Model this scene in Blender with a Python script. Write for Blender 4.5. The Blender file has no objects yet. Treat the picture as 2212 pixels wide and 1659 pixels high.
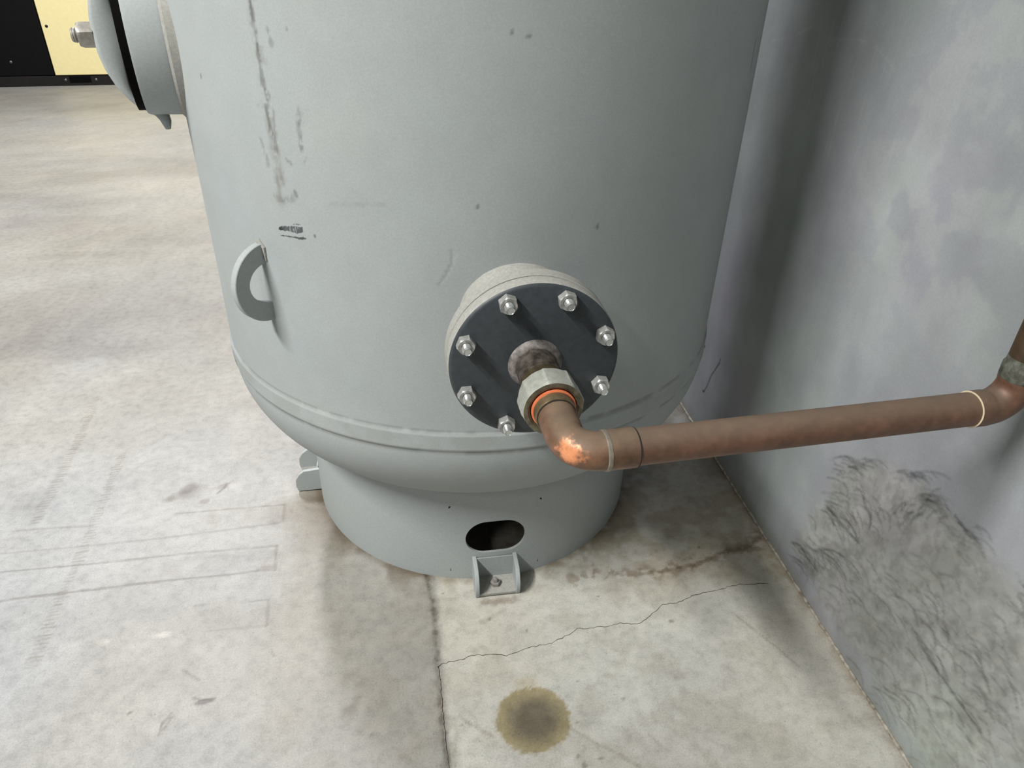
import bpy, math, random
import numpy as np
from mathutils import Matrix, Vector

# ------------------------------------------------------------------ camera, world, lights
scene = bpy.context.scene
COL = scene.collection
F_PX, CX, CY, CAM_H = 1550.0, 1106.0, 829.5, 1.10
ROT = np.array([[0.98795723, 0.06018887, -0.14254055],
                [-0.15269289, 0.5281575, -0.83530506],
                [0.0250078, 0.8470106, 0.53098743]])
cam_d = bpy.data.cameras.new('camera')
cam_d.sensor_width = 36.0
cam_d.lens = F_PX / 2212.0 * 36.0
cam_d.clip_start = 0.02
cam = bpy.data.objects.new('camera', cam_d)
COL.objects.link(cam)
cam.matrix_world = Matrix.Translation((0, 0, CAM_H)) @ Matrix(ROT.tolist()).to_4x4()
scene.camera = cam

world = bpy.data.worlds.new('world')
scene.world = world
world.use_nodes = True
world.node_tree.nodes['Background'].inputs[0].default_value = (0.9, 0.95, 1.0, 1)
world.node_tree.nodes['Background'].inputs[1].default_value = 0.012


def lamp(name, loc, sx, sy, power, color, rotz=0.0):
    d = bpy.data.lights.new(name, 'AREA')
    d.shape = 'RECTANGLE'
    d.size, d.size_y = sx, sy
    d.energy = power
    d.color = color
    o = bpy.data.objects.new(name, d)
    COL.objects.link(o)
    o.location = loc
    o.rotation_euler = (0, 0, rotz)
    return o


lamp('ceiling_light', (-2.20, -0.28, 3.60), 0.20, 1.6, 165, (1.0, 0.99, 0.965))
lamp('ceiling_light', (-2.20, -2.40, 3.60), 0.20, 1.2, 25, (1.0, 0.99, 0.965))
lamp('ceiling_light', (-1.50, 4.20, 3.60), 0.20, 1.2, 125, (0.95, 0.955, 1.0))
lamp('ceiling_light', (-0.40, 5.30, 3.60), 0.20, 1.2, 20, (1.0, 0.99, 0.965))

scene.view_settings.view_transform = 'Standard'
scene.view_settings.look = 'None'
scene.view_settings.gamma = 1.0
scene.view_settings.use_curve_mapping = False
scene.view_settings.exposure = 0.98

# ------------------------------------------------------------------ helpers
CTR = np.array([1.375 * math.sin(math.radians(5.98)), 1.375 * math.cos(math.radians(5.98))])
RT = 0.480          # tank radius
RS = 0.3583         # skirt radius
WALL_X = 0.748
ORG = np.array([CTR[0], CTR[1], 0.0])


def ray(px, py):
    return ROT @ np.array([px - CX, -(py - CY), -F_PX])


def fl(px, py):
    """point of the floor seen at a place of the photograph -> (x, y)"""
    v = ray(px, py)
    t = -CAM_H / v[2]
    return (v[0] * t, v[1] * t)


def wl(px, py):
    """point of the right wall -> (y, z)"""
    v = ray(px, py)
    t = WALL_X / v[0]
    return (v[1] * t, v[2] * t + CAM_H)


def tk(px, py, r=RT):
    """point of the tank shell -> (arc length, z)"""
    v = ray(px, py)
    a = v[0] ** 2 + v[1] ** 2
    b = -2 * (v[0] * CTR[0] + v[1] * CTR[1])
    c = CTR @ CTR - r * r
    t = (-b - math.sqrt(max(b * b - 4 * a * c, 0))) / (2 * a)
    p = v * t
    return (math.atan2(p[0] - CTR[0], -(p[1] - CTR[1])) * r, p[2] + CAM_H)


def lin(r, g, b):
    f = lambda c: (c / 255 / 12.92) if c / 255 <= 0.04045 else ((c / 255 + 0.055) / 1.055) ** 2.4
    return np.array([f(r), f(g), f(b)])


def vnoise(x, y, seed=0):
    xi = np.floor(x).astype(np.int64)
    yi = np.floor(y).astype(np.int64)
    xf, yf = x - xi, y - yi
    u = xf * xf * xf * (xf * (xf * 6 - 15) + 10)
    v = yf * yf * yf * (yf * (yf * 6 - 15) + 10)

    def h(a, b):
        n = (a * 374761393 + b * 668265263 + seed * 974711 + 12345) & 0x7fffffff
        n = ((n ^ (n >> 13)) * 1274126177) & 0x7fffffff
        n = ((n ^ (n >> 16)) * 2246822519) & 0x7fffffff
        return ((n ^ (n >> 15)) & 0xffff) / 65535.0
    return (h(xi, yi) * (1 - u) + h(xi + 1, yi) * u) * (1 - v) + (h(xi, yi + 1) * (1 - u) + h(xi + 1, yi + 1) * u) * v


def fbm(x, y, scale, octv=4, seed=0, gain=0.5):
    s = np.zeros_like(x)
    a, tot = 1.0, 0.0
    for k in range(octv):
        s += a * vnoise(x * scale * 2 ** k + 17.3 * k, y * scale * 2 ** k - 9.1 * k, seed + k)
        tot += a
        a *= gain
    return s / tot


def sstep(x, a, b):
    t = np.clip((x - a) / (b - a), 0, 1)
    return t * t * (3 - 2 * t)


class Canvas:
    """colours of a surface by its own two coordinates, held on the mesh points"""

    def __init__(self, u, v, base):
        self.u, self.v = u, v
        self.c = np.tile(np.asarray(base, float), (len(u), 1))

    def box(self, pts, pad):
        p = np.asarray(pts, float)
        lo, hi = p.min(0) - pad, p.max(0) + pad
        return np.nonzero((self.u > lo[0]) & (self.u < hi[0]) & (self.v > lo[1]) & (self.v < hi[1]))[0]

    def mul(self, idx, m, col):
        m = np.clip(m, 0, 1)[:, None]
        self.c[idx] = self.c[idx] * (1 - m) + self.c[idx] * np.asarray(col) * m

    def mix(self, idx, m, col):
        m = np.clip(m, 0, 1)[:, None]
        self.c[idx] = self.c[idx] * (1 - m) + np.asarray(col) * m

    def dist(self, idx, pts):
        U, V = self.u[idx], self.v[idx]
        best = np.full(len(idx), 1e9)
        par = np.zeros(len(idx))
        n = len(pts) - 1
        for i in range(n):
            (x0, y0), (x1, y1) = pts[i], pts[i + 1]
            dx, dy = x1 - x0, y1 - y0
            L = dx * dx + dy * dy + 1e-12
            t = np.clip(((U - x0) * dx + (V - y0) * dy) / L, 0, 1)
            d = np.hypot(U - x0 - t * dx, V - y0 - t * dy)
            k = d < best
            best[k] = d[k]
            par[k] = (i + t[k]) / n
        return best, par

    def stroke(self, pts, w, col, s=1.0, soft=0.6, rag=0.0, rs=200, thr=None, ts=300, fade=0.0, seed=1, mul=False):
        idx = self.box(pts, w * 2.5)
        if not len(idx):
            return
        d, t = self.dist(idx, pts)
        U, V = self.u[idx], self.v[idx]
        if rag:
            d = d + (fbm(U, V, rs, 3, seed) - 0.5) * 2 * rag * w
        m = 1 - sstep(d, w * (1 - soft), w)
        if thr is not None:
            m = m * sstep(fbm(U, V, ts, 3, seed + 5), thr - 0.06, thr + 0.06)
        if fade:
            m = m * sstep(t, 0, fade) * (1 - sstep(t, 1 - fade, 1))
        (self.mul if mul else self.mix)(idx, m * s, col)

    def blob(self, ctr, ru, rv, col, s=1.0, soft=0.5, rot=0.0, rag=0.0, rs=60, thr=None, ts=150, seed=1, mul=False):
        R = max(ru, rv) * 1.7
        idx = self.box([ctr], R)
        if not len(idx):
            return
        U, V = self.u[idx] - ctr[0], self.v[idx] - ctr[1]
        c, n = math.cos(rot), math.sin(rot)
        d = np.hypot((U * c + V * n) / ru, (-U * n + V * c) / rv)
        if rag:
            d = d + (fbm(self.u[idx], self.v[idx], rs, 4, seed) - 0.5) * 2 * rag
        m = 1 - sstep(d, 1 - soft, 1.0)
        if thr is not None:
            m = m * sstep(fbm(self.u[idx], self.v[idx], ts, 3, seed + 5), thr - 0.08, thr + 0.08)
        (self.mul if mul else self.mix)(idx, m * s, col)


def link(name, me, mats, parent=None, smooth=True):
    o = bpy.data.objects.new(name, me)
    COL.objects.link(o)
    if not me.materials:
        for m in (mats if isinstance(mats, (list, tuple)) else [mats]):
            me.materials.append(m)
    if parent is not None:
        o.parent = parent
    return o


def smooth_mesh(me, ang=35):
    me.polygons.foreach_set('use_smooth', [True] * len(me.polygons))
    if ang:
        me.set_sharp_from_angle(angle=math.radians(ang))
    me.update()


def mesh(name, vs, fs, ang=35, fmat=None):
    me = bpy.data.meshes.new(name)
    me.from_pydata([tuple(map(float, v)) for v in vs], [], fs)
    if fmat is not None:
        me.polygons.foreach_set('material_index', fmat)
    me.validate()
    smooth_mesh(me, ang)
    return me


def fix_normals(me):
    import bmesh
    bm = bmesh.new()
    bm.from_mesh(me)
    bmesh.ops.recalc_face_normals(bm, faces=bm.faces)
    bm.to_mesh(me)
    bm.free()
    return me


def grid_mesh(name, P, nu, nv, wrap=False, colors=None, flip=False):
    """P: (nu*nv,3) points, v fastest"""
    me = bpy.data.meshes.new(name)
    iu = np.arange(nu if wrap else nu - 1)
    a = (iu[:, None] * nv + np.arange(nv - 1)[None, :])
    b = (((iu + 1) % nu)[:, None] * nv + np.arange(nv - 1)[None, :])
    q = np.stack([a, b, b + 1, a + 1], -1).reshape(-1, 4)
    if flip:
        q = q[:, ::-1]
    nf = len(q)
    me.vertices.add(len(P))
    me.vertices.foreach_set('co', np.ascontiguousarray(P, dtype=np.float32).ravel())
    me.loops.add(nf * 4)
    me.loops.foreach_set('vertex_index', np.ascontiguousarray(q, dtype=np.int32).ravel())
    me.polygons.add(nf)
    me.polygons.foreach_set('loop_start', np.arange(0, nf * 4, 4, dtype=np.int32))
    me.polygons.foreach_set('use_smooth', np.ones(nf, dtype=bool))
    if colors is not None:
        at = me.attributes.new('paint', 'FLOAT_COLOR', 'POINT')
        at.data.foreach_set('color', np.c_[colors, np.ones(len(colors))].astype(np.float32).ravel())
    me.update(calc_edges=True)
    me.validate()
    return me


def frame(n, up=(0, 0, 1)):
    n = np.asarray(n, float)
    n = n / np.linalg.norm(n)
    up = np.asarray(up, float)
    a = np.cross(up, n)
    if np.linalg.norm(a) < 1e-6:
        a = np.array([1.0, 0, 0])
    a = a / np.linalg.norm(a)
    return a, np.cross(n, a), n


def lathe(prof, o, n, seg=48, up=(0, 0, 1), squash=(1, 1), close=False):
    """prof: (radius, distance along n). returns verts, faces"""
    a, b, n = frame(n, up)
    o = np.asarray(o, float)
    vs, fs = [], []
    for r, h in prof:
        for k in range(seg):
            t = 2 * math.pi * k / seg
            vs.append(o + n * h + a * r * squash[0] * math.cos(t) + b * r * squash[1] * math.sin(t))
    m = len(prof)
    for i in range(m if close else m - 1):
        j = (i + 1) % m
        for k in range(seg):
            l = (k + 1) % seg
            fs.append((i * seg + k, i * seg + l, j * seg + l, j * seg + k))
    return vs, fs


def cap(vs, fs, seg, first=True, last=True):
    m = len(vs) // seg
    if first:
        fs.append(tuple(reversed(range(seg))))
    if last:
        fs.append(tuple(range((m - 1) * seg, m * seg)))
    return vs, fs


def tube(path, rad, seg=40, ends=True):
    path = [np.asarray(p, float) for p in path]
    n = len(path)
    rads = rad if isinstance(rad, (list, tuple, np.ndarray)) else [rad] * n
    T = []
    for i in range(n):
        d = path[min(i + 1, n - 1)] - path[max(i - 1, 0)]
        T.append(d / np.linalg.norm(d))
    a, b, _ = frame(T[0], (0, 0, 1) if abs(T[0][2]) < 0.9 else (0, 1, 0))
    vs, fs = [], []
    for i in range(n):
        a = a - T[i] * (a @ T[i])
        a /= np.linalg.norm(a)
        b = np.cross(T[i], a)
        for k in range(seg):
            t = 2 * math.pi * k / seg
            vs.append(path[i] + rads[i] * (a * math.cos(t) + b * math.sin(t)))
    for i in range(n - 1):
        for k in range(seg):
            l = (k + 1) % seg
            fs.append((i * seg + k, i * seg + l, (i + 1) * seg + l, (i + 1) * seg + k))
    if ends:
        cap(vs, fs, seg)
    return vs, fs


def extrude(poly, o, ax, ay, n, th, bev=0.0):
    """2D polygon (x,y) in the ax/ay plane, extruded +-th/2 along n, with small bevel"""
    o, ax, ay, n = [np.asarray(v, float) for v in (o, ax, ay, n)]
    m = len(poly)
    pc = np.mean(np.asarray(poly, float), 0)

    def ring(h, ins):
        out = []
        for k in range(m):
            p0, p1, p2 = [np.asarray(poly[(k + d) % m], float) for d in (-1, 0, 1)]
            e1, e2 = p1 - p0, p2 - p1
            n1 = np.array([-e1[1], e1[0]]) / (np.linalg.norm(e1) + 1e-12)
            n2 = np.array([-e2[1], e2[0]]) / (np.linalg.norm(e2) + 1e-12)
            nn = n1 + n2
            nn = nn / max(np.linalg.norm(nn), 0.3)
            p = p1 + nn * ins * sgn
            out.append(o + ax * p[0] + ay * p[1] + n * h)
        return out
    area = sum(poly[k][0] * poly[(k + 1) % m][1] - poly[(k + 1) % m][0] * poly[k][1] for k in range(m))
    sgn = 1 if area > 0 else -1
    vs = []
    rows = [(-th / 2, bev), (-th / 2 + bev, 0), (th / 2 - bev, 0), (th / 2, bev)] if bev else [(-th / 2, 0), (th / 2, 0)]
    for h, i in rows:
        vs += ring(h, i)
    fs = [tuple(reversed(range(m)))]
    for i in range(len(rows) - 1):
        for k in range(m):
            l = (k + 1) % m
            fs.append((i * m + k, i * m + l, (i + 1) * m + l, (i + 1) * m + k))
    fs.append(tuple(range((len(rows) - 1) * m, len(rows) * m)))
    return vs, fs


def boxvf(lo, hi):
    (x0, y0, z0), (x1, y1, z1) = lo, hi
    vs = [(x0, y0, z0), (x1, y0, z0), (x1, y1, z0), (x0, y1, z0), (x0, y0, z1), (x1, y0, z1), (x1, y1, z1), (x0, y1, z1)]
    fs = [(0, 3, 2, 1), (4, 5, 6, 7), (0, 1, 5, 4), (1, 2, 6, 5), (2, 3, 7, 6), (3, 0, 4, 7)]
    return vs, fs


def bevel_obj(o, w, seg=2):
    m = o.modifiers.new('bevel', 'BEVEL')
    m.width = w
    m.segments = seg
    m.limit_method = 'ANGLE'
    m.angle_limit = math.radians(40)
    return o


def part(name, vf, mat, parent, org=None, ang=35, fmat=None):
    vs, fs = vf
    if org is not None:
        vs = [np.asarray(v, float) - org for v in vs]
    me = mesh(name, vs, fs, ang, fmat)
    fix_normals(me)
    return link(name, me, mat, parent)


def thing(name, label, cat, loc, group=None):
    o = bpy.data.objects.new(name, None)
    COL.objects.link(o)
    o.empty_display_size = 0.05
    o.location = tuple(map(float, loc))
    o['label'] = label
    o['category'] = cat
    if group:
        o['group'] = group
    return o


# ------------------------------------------------------------------ materials
ALB = 0.75      # paints and dirt of this room reflect this share of their on-screen tone


def nmat(name):
    m = bpy.data.materials.new(name)
    m.use_nodes = True
    nt = m.node_tree
    return m, nt, nt.nodes['Principled BSDF']


def N(nt, t, **kw):
    n = nt.nodes.new(t)
    for k, v in kw.items():
        setattr(n, k, v)
    return n


def noise(nt, scale, detail=3, rough=0.55, coord=None, vec_scale=None):
    tc = coord or N(nt, 'ShaderNodeTexCoord').outputs['Object']
    if vec_scale:
        mp = N(nt, 'ShaderNodeMapping')
        mp.inputs['Scale'].default_value = vec_scale
        nt.links.new(tc, mp.inputs['Vector'])
        tc = mp.outputs['Vector']
    n = N(nt, 'ShaderNodeTexNoise')
    n.inputs['Scale'].default_value = scale
    n.inputs['Detail'].default_value = detail
    n.inputs['Roughness'].default_value = rough
    nt.links.new(tc, n.inputs['Vector'])
    return n.outputs['Fac']


def ramp(nt, fac, stops):
    r = N(nt, 'ShaderNodeValToRGB')
    el = r.color_ramp.elements
    while len(el) < len(stops):
        el.new(0.5)
    for e, (p, c) in zip(el, stops):
        e.position = p
        e.color = (*c, 1) if len(c) == 3 else c
    nt.links.new(fac, r.inputs['Fac'])
    return r.outputs['Color']


def mixc(nt, fac, a, b, mode='MIX'):
    m = N(nt, 'ShaderNodeMix', data_type='RGBA', blend_type=mode)
    for s, v in ((m.inputs[0], fac), (m.inputs[6], a), (m.inputs[7], b)):
        if hasattr(v, 'is_linked') or hasattr(v, 'links'):
            nt.links.new(v, s)
        elif isinstance(v, (int, float)):
            s.default_value = v
        else:
            s.default_value = (*v, 1) if len(v) == 3 else v
    return m.outputs[2]


def bump(nt, bsdf, fac, strength, dist):
    b = N(nt, 'ShaderNodeBump')
    b.inputs['Strength'].default_value = strength
    b.inputs['Distance'].default_value = dist
    nt.links.new(fac, b.inputs['Height'])
    nt.links.new(b.outputs['Normal'], bsdf.inputs['Normal'])


def g3(v):
    return (v, v, v)


def painted_surface(name, rough, spec, grain, gs, bs, bd, rvar=0.0, specks=0.0):
    """colour held on the mesh points ('paint') with fine grain on top"""
    m, nt, b = nmat(name)
    at = N(nt, 'ShaderNodeAttribute', attribute_name='paint')
    fine = noise(nt, gs, 4, 0.65)
    c = mixc(nt, 1.0, at.outputs['Color'], ramp(nt, fine, [(0.25, g3(1 - grain)), (0.75, g3(1 + grain * 0.6))]), 'MULTIPLY')
    if specks:
        md = noise(nt, 48, 6, 0.7)
        c = mixc(nt, 1.0, c, ramp(nt, md, [(0.30, g3(0.80)), (0.52, g3(1.0)), (0.75, g3(1.08))]), 'MULTIPLY')
        sp = noise(nt, 260, 2, 0.5)
        c = mixc(nt, 1.0, c, ramp(nt, sp, [(0.27, g3(1 - specks)), (0.33, g3(1.0))]), 'MULTIPLY')
    nt.links.new(c, b.inputs['Base Color'])
    if rvar:
        r = ramp(nt, noise(nt, 6, 5, 0.6), [(0.3, g3(rough - rvar)), (0.7, g3(rough + rvar))])
        nt.links.new(r, b.inputs['Roughness'])
    else:
        b.inputs['Roughness'].default_value = rough
    b.inputs['Specular IOR Level'].default_value = spec
    bump(nt, b, fine, bs, bd)
    return m


def simple(name, col, rough=0.5, metal=0.0, var=0.12, scale=60, bs=0.15, bd=0.0006, spec=0.5, col2=None, lo=0.35, hi=0.65):
    m, nt, b = nmat(name)
    col = np.asarray(col) * ALB
    col2 = None if col2 is None else np.asarray(col2) * ALB
    f = noise(nt, scale, 5, 0.6)
    c1 = tuple(np.asarray(col) * (1 - var)) if col2 is None else tuple(col2)
    c2 = tuple(np.asarray(col) * (1 + var * 0.6)) if col2 is None else tuple(col)
    nt.links.new(ramp(nt, f, [(lo, c1), (hi, c2)]), b.inputs['Base Color'])
    b.inputs['Roughness'].default_value = rough
    b.inputs['Metallic'].default_value = metal
    b.inputs['Specular IOR Level'].default_value = spec
    if bs:
        bump(nt, b, noise(nt, scale * 6, 3), bs, bd)
    return m


TANK = lin(177, 183, 182)
M_tankpaint = painted_surface('tank_paint', 0.62, 0.18, 0.10, 420, 0.10, 0.0006)
M_grey = simple('grey_paint', TANK * 0.98, 0.6, 0, 0.06, 300, 0.12, 0.0005, 0.2)
M_floor = painted_surface('concrete_floor', 0.46, 0.22, 0.20, 330, 0.22, 0.0007, 0.06, 0.30)
M_wall = painted_surface('wall_plaster', 0.62, 0.3, 0.09, 300, 0.15, 0.0007)
M_slate = simple('slate_paint', lin(62, 68, 72), 0.5, 0, 0.15, 120, 0.12, 0.0004, 0.4)
M_castgrey = simple('weathered_grey', lin(172, 171, 164), 0.6, 0, 0.14, 240, 0.4, 0.001, 0.3)
M_zinc = simple('zinc_steel', lin(196, 196, 192), 0.42, 0.55, 0.2, 260, 0.15, 0.0003)
M_stud = simple('bright_stud', lin(222, 225, 222), 0.30, 0.75, 0.15, 300, 0.1, 0.0003)
M_galv = simple('galvanised_nut', lin(172, 168, 160), 0.45, 0.5, 0.2, 150, 0.2, 0.0004)
M_nipple = simple('tarnished_steel', lin(118, 110, 102), 0.5, 0.5, 0.3, 90, 0.3, 0.0006, col2=lin(62, 54, 46))
M_weldring = simple('flux_ring', lin(150, 143, 138), 0.7, 0.1, 0.3, 120, 0.5, 0.001, col2=lin(92, 86, 82))
M_olive = simple('olive_brass', lin(112, 100, 70), 0.42, 0.6, 0.3, 80, 0.2, 0.0004, col2=lin(70, 62, 44))
M_union = simple('nickel_union', lin(186, 188, 178), 0.5, 0.35, 0.15, 140, 0.35, 0.0006)
M_unionface = simple('stained_union_face', lin(138, 130, 108), 0.5, 0.35, 0.2, 90, 0.2, 0.0004, col2=lin(92, 84, 64))
M_washer = simple('bright_copper', lin(255, 140, 92), 0.4, 0.15, 0.08, 60, 0, 0, 0.5)
M_tail = simple('dull_brass', lin(150, 130, 100), 0.4, 0.6, 0.2, 70, 0.2, 0.0004, col2=lin(112, 96, 72))
M_dark = simple('soot_line', lin(32, 27, 24), 0.8, 0, 0.2, 80, 0, 0)
M_solder = simple('solder', lin(158, 150, 134), 0.45, 0.5, 0.2, 160, 0.3, 0.0005)
M_brightline = simple('bright_solder', lin(250, 232, 196), 0.35, 0.2, 0.05, 80, 0, 0)
M_inside = simple('dark_interior', lin(8, 7, 6), 0.9, 0, 0.2, 40, 0, 0, 0.1)
M_yellow = simple('cream_yellow_panel', lin(253, 238, 176), 0.35, 0, 0.03, 40, 0, 0, 0.5)
M_black = simple('black_panel', lin(8, 8, 10), 0.5, 0, 0.2, 30, 0.1, 0.0004, 0.15)
M_blackbase = simple('dark_base', lin(24, 18, 18), 0.55, 0, 0.3, 18, 0.1, 0.0004, 0.3)
M_screw = simple('screw_metal', lin(120, 118, 112), 0.4, 0.7, 0.1, 80, 0, 0)
M_crack = simple('crack_dirt', lin(98, 88, 78), 0.9, 0, 0.3, 200, 0, 0, 0.1)
M_faint = simple('faint_crack_dirt', lin(150, 140, 126), 0.9, 0, 0.3, 200, 0, 0, 0.1)
M_plain = simple('plain_plaster', lin(84, 86, 88), 0.7, 0, 0.05, 6, 0, 0, 0.3)
M_ceil = simple('ceiling_paint', lin(70, 70, 69), 0.8, 0, 0.03, 3, 0, 0, 0.2)
M_caulk = simple('caulk', lin(196, 190, 176), 0.6, 0, 0.3, 90, 0.4, 0.001, 0.3, col2=lin(128, 118, 102))
M_patina = simple('green_patina', lin(120, 124, 112), 0.7, 0.2, 0.3, 110, 0.4, 0.001, col2=lin(74, 72, 62))


def copper(name, base, dark, dust, rough, hot=None, hot_r=0.03, metal=0.30):
    """aged copper: mottled brown metal, grey dust settled on faces that look up, one rubbed bright spot"""
    base, dark, dust = [tuple(np.asarray(q) * ALB) for q in (base, dark, dust)]
    m, nt, b = nmat(name)
    f = noise(nt, 38, 6, 0.6)
    c = ramp(nt, f, [(0.32, tuple(dark)), (0.62, tuple(base))])
    g = noise(nt, 130, 4, 0.6)
    c = mixc(nt, 0.5, c, ramp(nt, g, [(0.3, g3(0.72)), (0.7, g3(1.2))]), 'MULTIPLY')
    geo = N(nt, 'ShaderNodeNewGeometry')
    sep = N(nt, 'ShaderNodeSeparateXYZ')
    nt.links.new(geo.outputs['Normal'], sep.inputs[0])
    up = N(nt, 'ShaderNodeMapRange')
    up.inputs['From Min'].default_value = 0.25
    up.inputs['From Max'].default_value = 1.0
    up.inputs['To Max'].default_value = 0.62
    nt.links.new(sep.outputs['Z'], up.inputs['Value'])
    c = mixc(nt, up.outputs[0], c, dust)
    nt.links.new(up.outputs[0], b.inputs['Roughness'])
    rr = N(nt, 'ShaderNodeMapRange')
    rr.inputs['From Max'].default_value = 0.62
    rr.inputs['To Min'].default_value = rough
    rr.inputs['To Max'].default_value = 0.7
    nt.links.new(up.outputs[0], rr.inputs['Value'])
    met = metal
    rsock = rr.outputs[0]
    if hot is not None:
        tc = N(nt, 'ShaderNodeTexCoord')
        dn = N(nt, 'ShaderNodeVectorMath', operation='DISTANCE')
        nt.links.new(tc.outputs['Object'], dn.inputs[0])
        dn.inputs[1].default_value = tuple(map(float, hot))
        ad = N(nt, 'ShaderNodeMath', operation='MULTIPLY_ADD')
        nt.links.new(noise(nt, 90, 5, 0.7), ad.inputs[0])
        ad.inputs[1].default_value = hot_r * 1.9
        nt.links.new(dn.outputs['Value'], ad.inputs[2])
        h = N(nt, 'ShaderNodeMapRange')
        h.inputs['From Min'].default_value = hot_r * 1.45
        h.inputs['From Max'].default_value = hot_r * 1.95
        h.inputs['To Min'].default_value = 1.0
        h.inputs['To Max'].default_value = 0.0
        nt.links.new(ad.outputs[0], h.inputs['Value'])
        c = mixc(nt, h.outputs[0], c, lin(226, 150, 104))
        mx = N(nt, 'ShaderNodeMix', data_type='FLOAT')
        nt.links.new(h.outputs[0], mx.inputs[0])
        nt.links.new(rsock, mx.inputs[2])
        mx.inputs[3].default_value = 0.3
        rsock = mx.outputs[0]
    nt.links.new(c, b.inputs['Base Color'])
    nt.links.new(rsock, b.inputs['Roughness'])
    b.inputs['Metallic'].default_value = met
    bump(nt, b, g, 0.15, 0.0005)
    return m


# ------------------------------------------------------------------ the setting: floor
X0, X1, Y0, Y1, ZC = -6.0, WALL_X, -3.6, 8.6, 3.7


def axis_lines(lo, hi, flo, fhi, st, coarse):
    a = np.arange(lo, flo, coarse)
    b = np.arange(flo, fhi, st)
    c = np.arange(fhi, hi, coarse)
    return np.unique(np.r_[a, b, c, hi])


gx = axis_lines(X0, X1, -1.30, X1 - 1e-4, 0.0036, 0.06)
gy = axis_lines(Y0, Y1, 0.30, 2.15, 0.0036, 0.05)
FX, FY = np.meshgrid(gx, gy, indexing='ij')
fx, fy = FX.ravel(), FY.ravel()
fz = np.zeros_like(fx)
cv = Canvas(fx, fy, lin(172, 171, 167))
allf = np.arange(len(fx))
# broad mottling of the slab
n1 = fbm(fx, fy, 1.1, 4, 3)
n2 = fbm(fx * 0.45, fy, 3.2, 5, 11)
n3 = fbm(fx, fy, 14.0, 4, 23)
n4 = fbm(fx, fy, 55.0, 3, 31)
tone = 1 + (n1 - 0.5) * 0.30 + (n2 - 0.5) * 0.26 + (n3 - 0.5) * 0.20 + (n4 - 0.5) * 0.14
cv.c *= tone[:, None]
n5 = fbm(fx, fy, 2.3, 3, 47) - 0.5
cv.c *= np.stack([1 + n5 * 0.06, 1 + 0 * n5, 1 - n5 * 0.12], 1)
cv.mul(allf, sstep(fbm(fx * 0.35, fy, 2.2, 5, 71), 0.50, 0.74), (0.86, 0.85, 0.86))
# brown dirt plus painted tank shade between the saw cut and the old stripes
jx = fl(937, 1270)[0]
edge = sstep(fx, -0.33, -0.20) * (1 - sstep(fx, jx - 0.012, jx + 0.004)) * (1 - sstep(fy, 1.3, 1.7))
cv.mul(allf, edge * (0.45 + 0.55 * sstep(fbm(fx, fy, 7, 5, 83), 0.35, 0.65)), (0.93, 0.89, 0.82))
# floor further in: colour lowered against lamp brightness, plus grey blotches
far = sstep(fy, 1.3, 2.6)
cv.mul(allf, far, (0.86, 0.83, 0.77))
cv.mul(allf, far * sstep(fbm(fx * 0.5, fy, 1.6, 4, 101), 0.48, 0.66), (0.84, 0.83, 0.82))
for (px, py, ru, rv) in ((70, 235, 0.9, 0.32), (120, 390, 0.55, 0.16), (300, 620, 0.35, 0.10), (90, 740, 0.25, 0.12), (60, 1090, 0.10, 0.08)):
    cv.blob(fl(px, py), ru, rv, (0.82, 0.82, 0.82), 0.7, 1.0, 0.1, 0.5, 4, seed=px, mul=True)
cv.blob(fl(330, 230), 0.8, 0.8, (1.02, 0.98, 0.86), 0.8, 1.0, 0, 0.4, 3, mul=True)  # yellow cabinet reflection tinted into the floor colour
# saw-cut joint beside the tank
jp = [fl(922, 1242), fl(937, 1300), fl(944, 1380), fl(950, 1460), fl(958, 1560), fl(968, 1659), (fl(968, 1659)[0], 0.2)]
cv.stroke(jp, 0.016, (0.72, 0.70, 0.66), 0.75, 0.9, 0.8, 60, None, seed=5, mul=True)
cv.stroke(jp, 0.0065, (0.55, 0.52, 0.50), 0.8, 0.8, 0.9, 120, 0.42, 90, seed=7, mul=True)
jd, _ = cv.dist(allf, jp)
fz -= 0.0016 * (1 - sstep(jd, 0.001, 0.006))
# old joint far left
cv.stroke([fl(-300, 572), fl(0, 560), fl(230, 549), fl(445, 540)], 0.03, (0.80, 0.79, 0.79), 0.6, 0.9, 0.7, 20, mul=True)
# ghost stripes left by old tape
for pts, w, s in [
    ([(380, 1110), (500, 1099), (615, 1090)], 0.0028, 0.8), ([(615, 1090), (611, 1124)], 0.003, 0.6),
    ([(0, 1196), (120, 1186), (330, 1165), (480, 1146), (602, 1130)], 0.003, 0.55),
    ([(0, 1150), (90, 1142), (200, 1136)], 0.003, 0.6),
    ([(0, 1236), (200, 1218), (400, 1196), (598, 1179)], 0.003, 0.85), ([(598, 1179), (594, 1232)], 0.003, 0.75),
    ([(0, 1299), (50, 1291), (200, 1274), (350, 1255), (500, 1241), (556, 1233)], 0.0034, 1.0),
    ([(556, 1233), (594, 1231)], 0.003, 0.5),
    ([(420, 1309), (520, 1300), (581, 1296)], 0.0028, 0.7), ([(581, 1296), (576, 1352)], 0.003, 0.7), ([(576, 1352), (450, 1363)], 0.003, 0.5)]:
    P = [fl(*p) for p in pts]
    cv.stroke(P, w * 1.45, (0.60, 0.57, 0.55), s * 0.85, 0.85, 0.35, 60, 0.22, 14, seed=13, mul=True)
for quad, s in [([(470, 1118), (560, 1112), (608, 1108)], 0.35), ([(380, 1222), (480, 1213), (592, 1206)], 0.35), ([(460, 1335), (520, 1330), (576, 1325)], 0.25)]:
    cv.stroke([fl(*p) for p in quad], 0.030, (0.80, 0.76, 0.74), s, 0.3, 0.1, mul=True, thr=0.40, ts=20)
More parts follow.
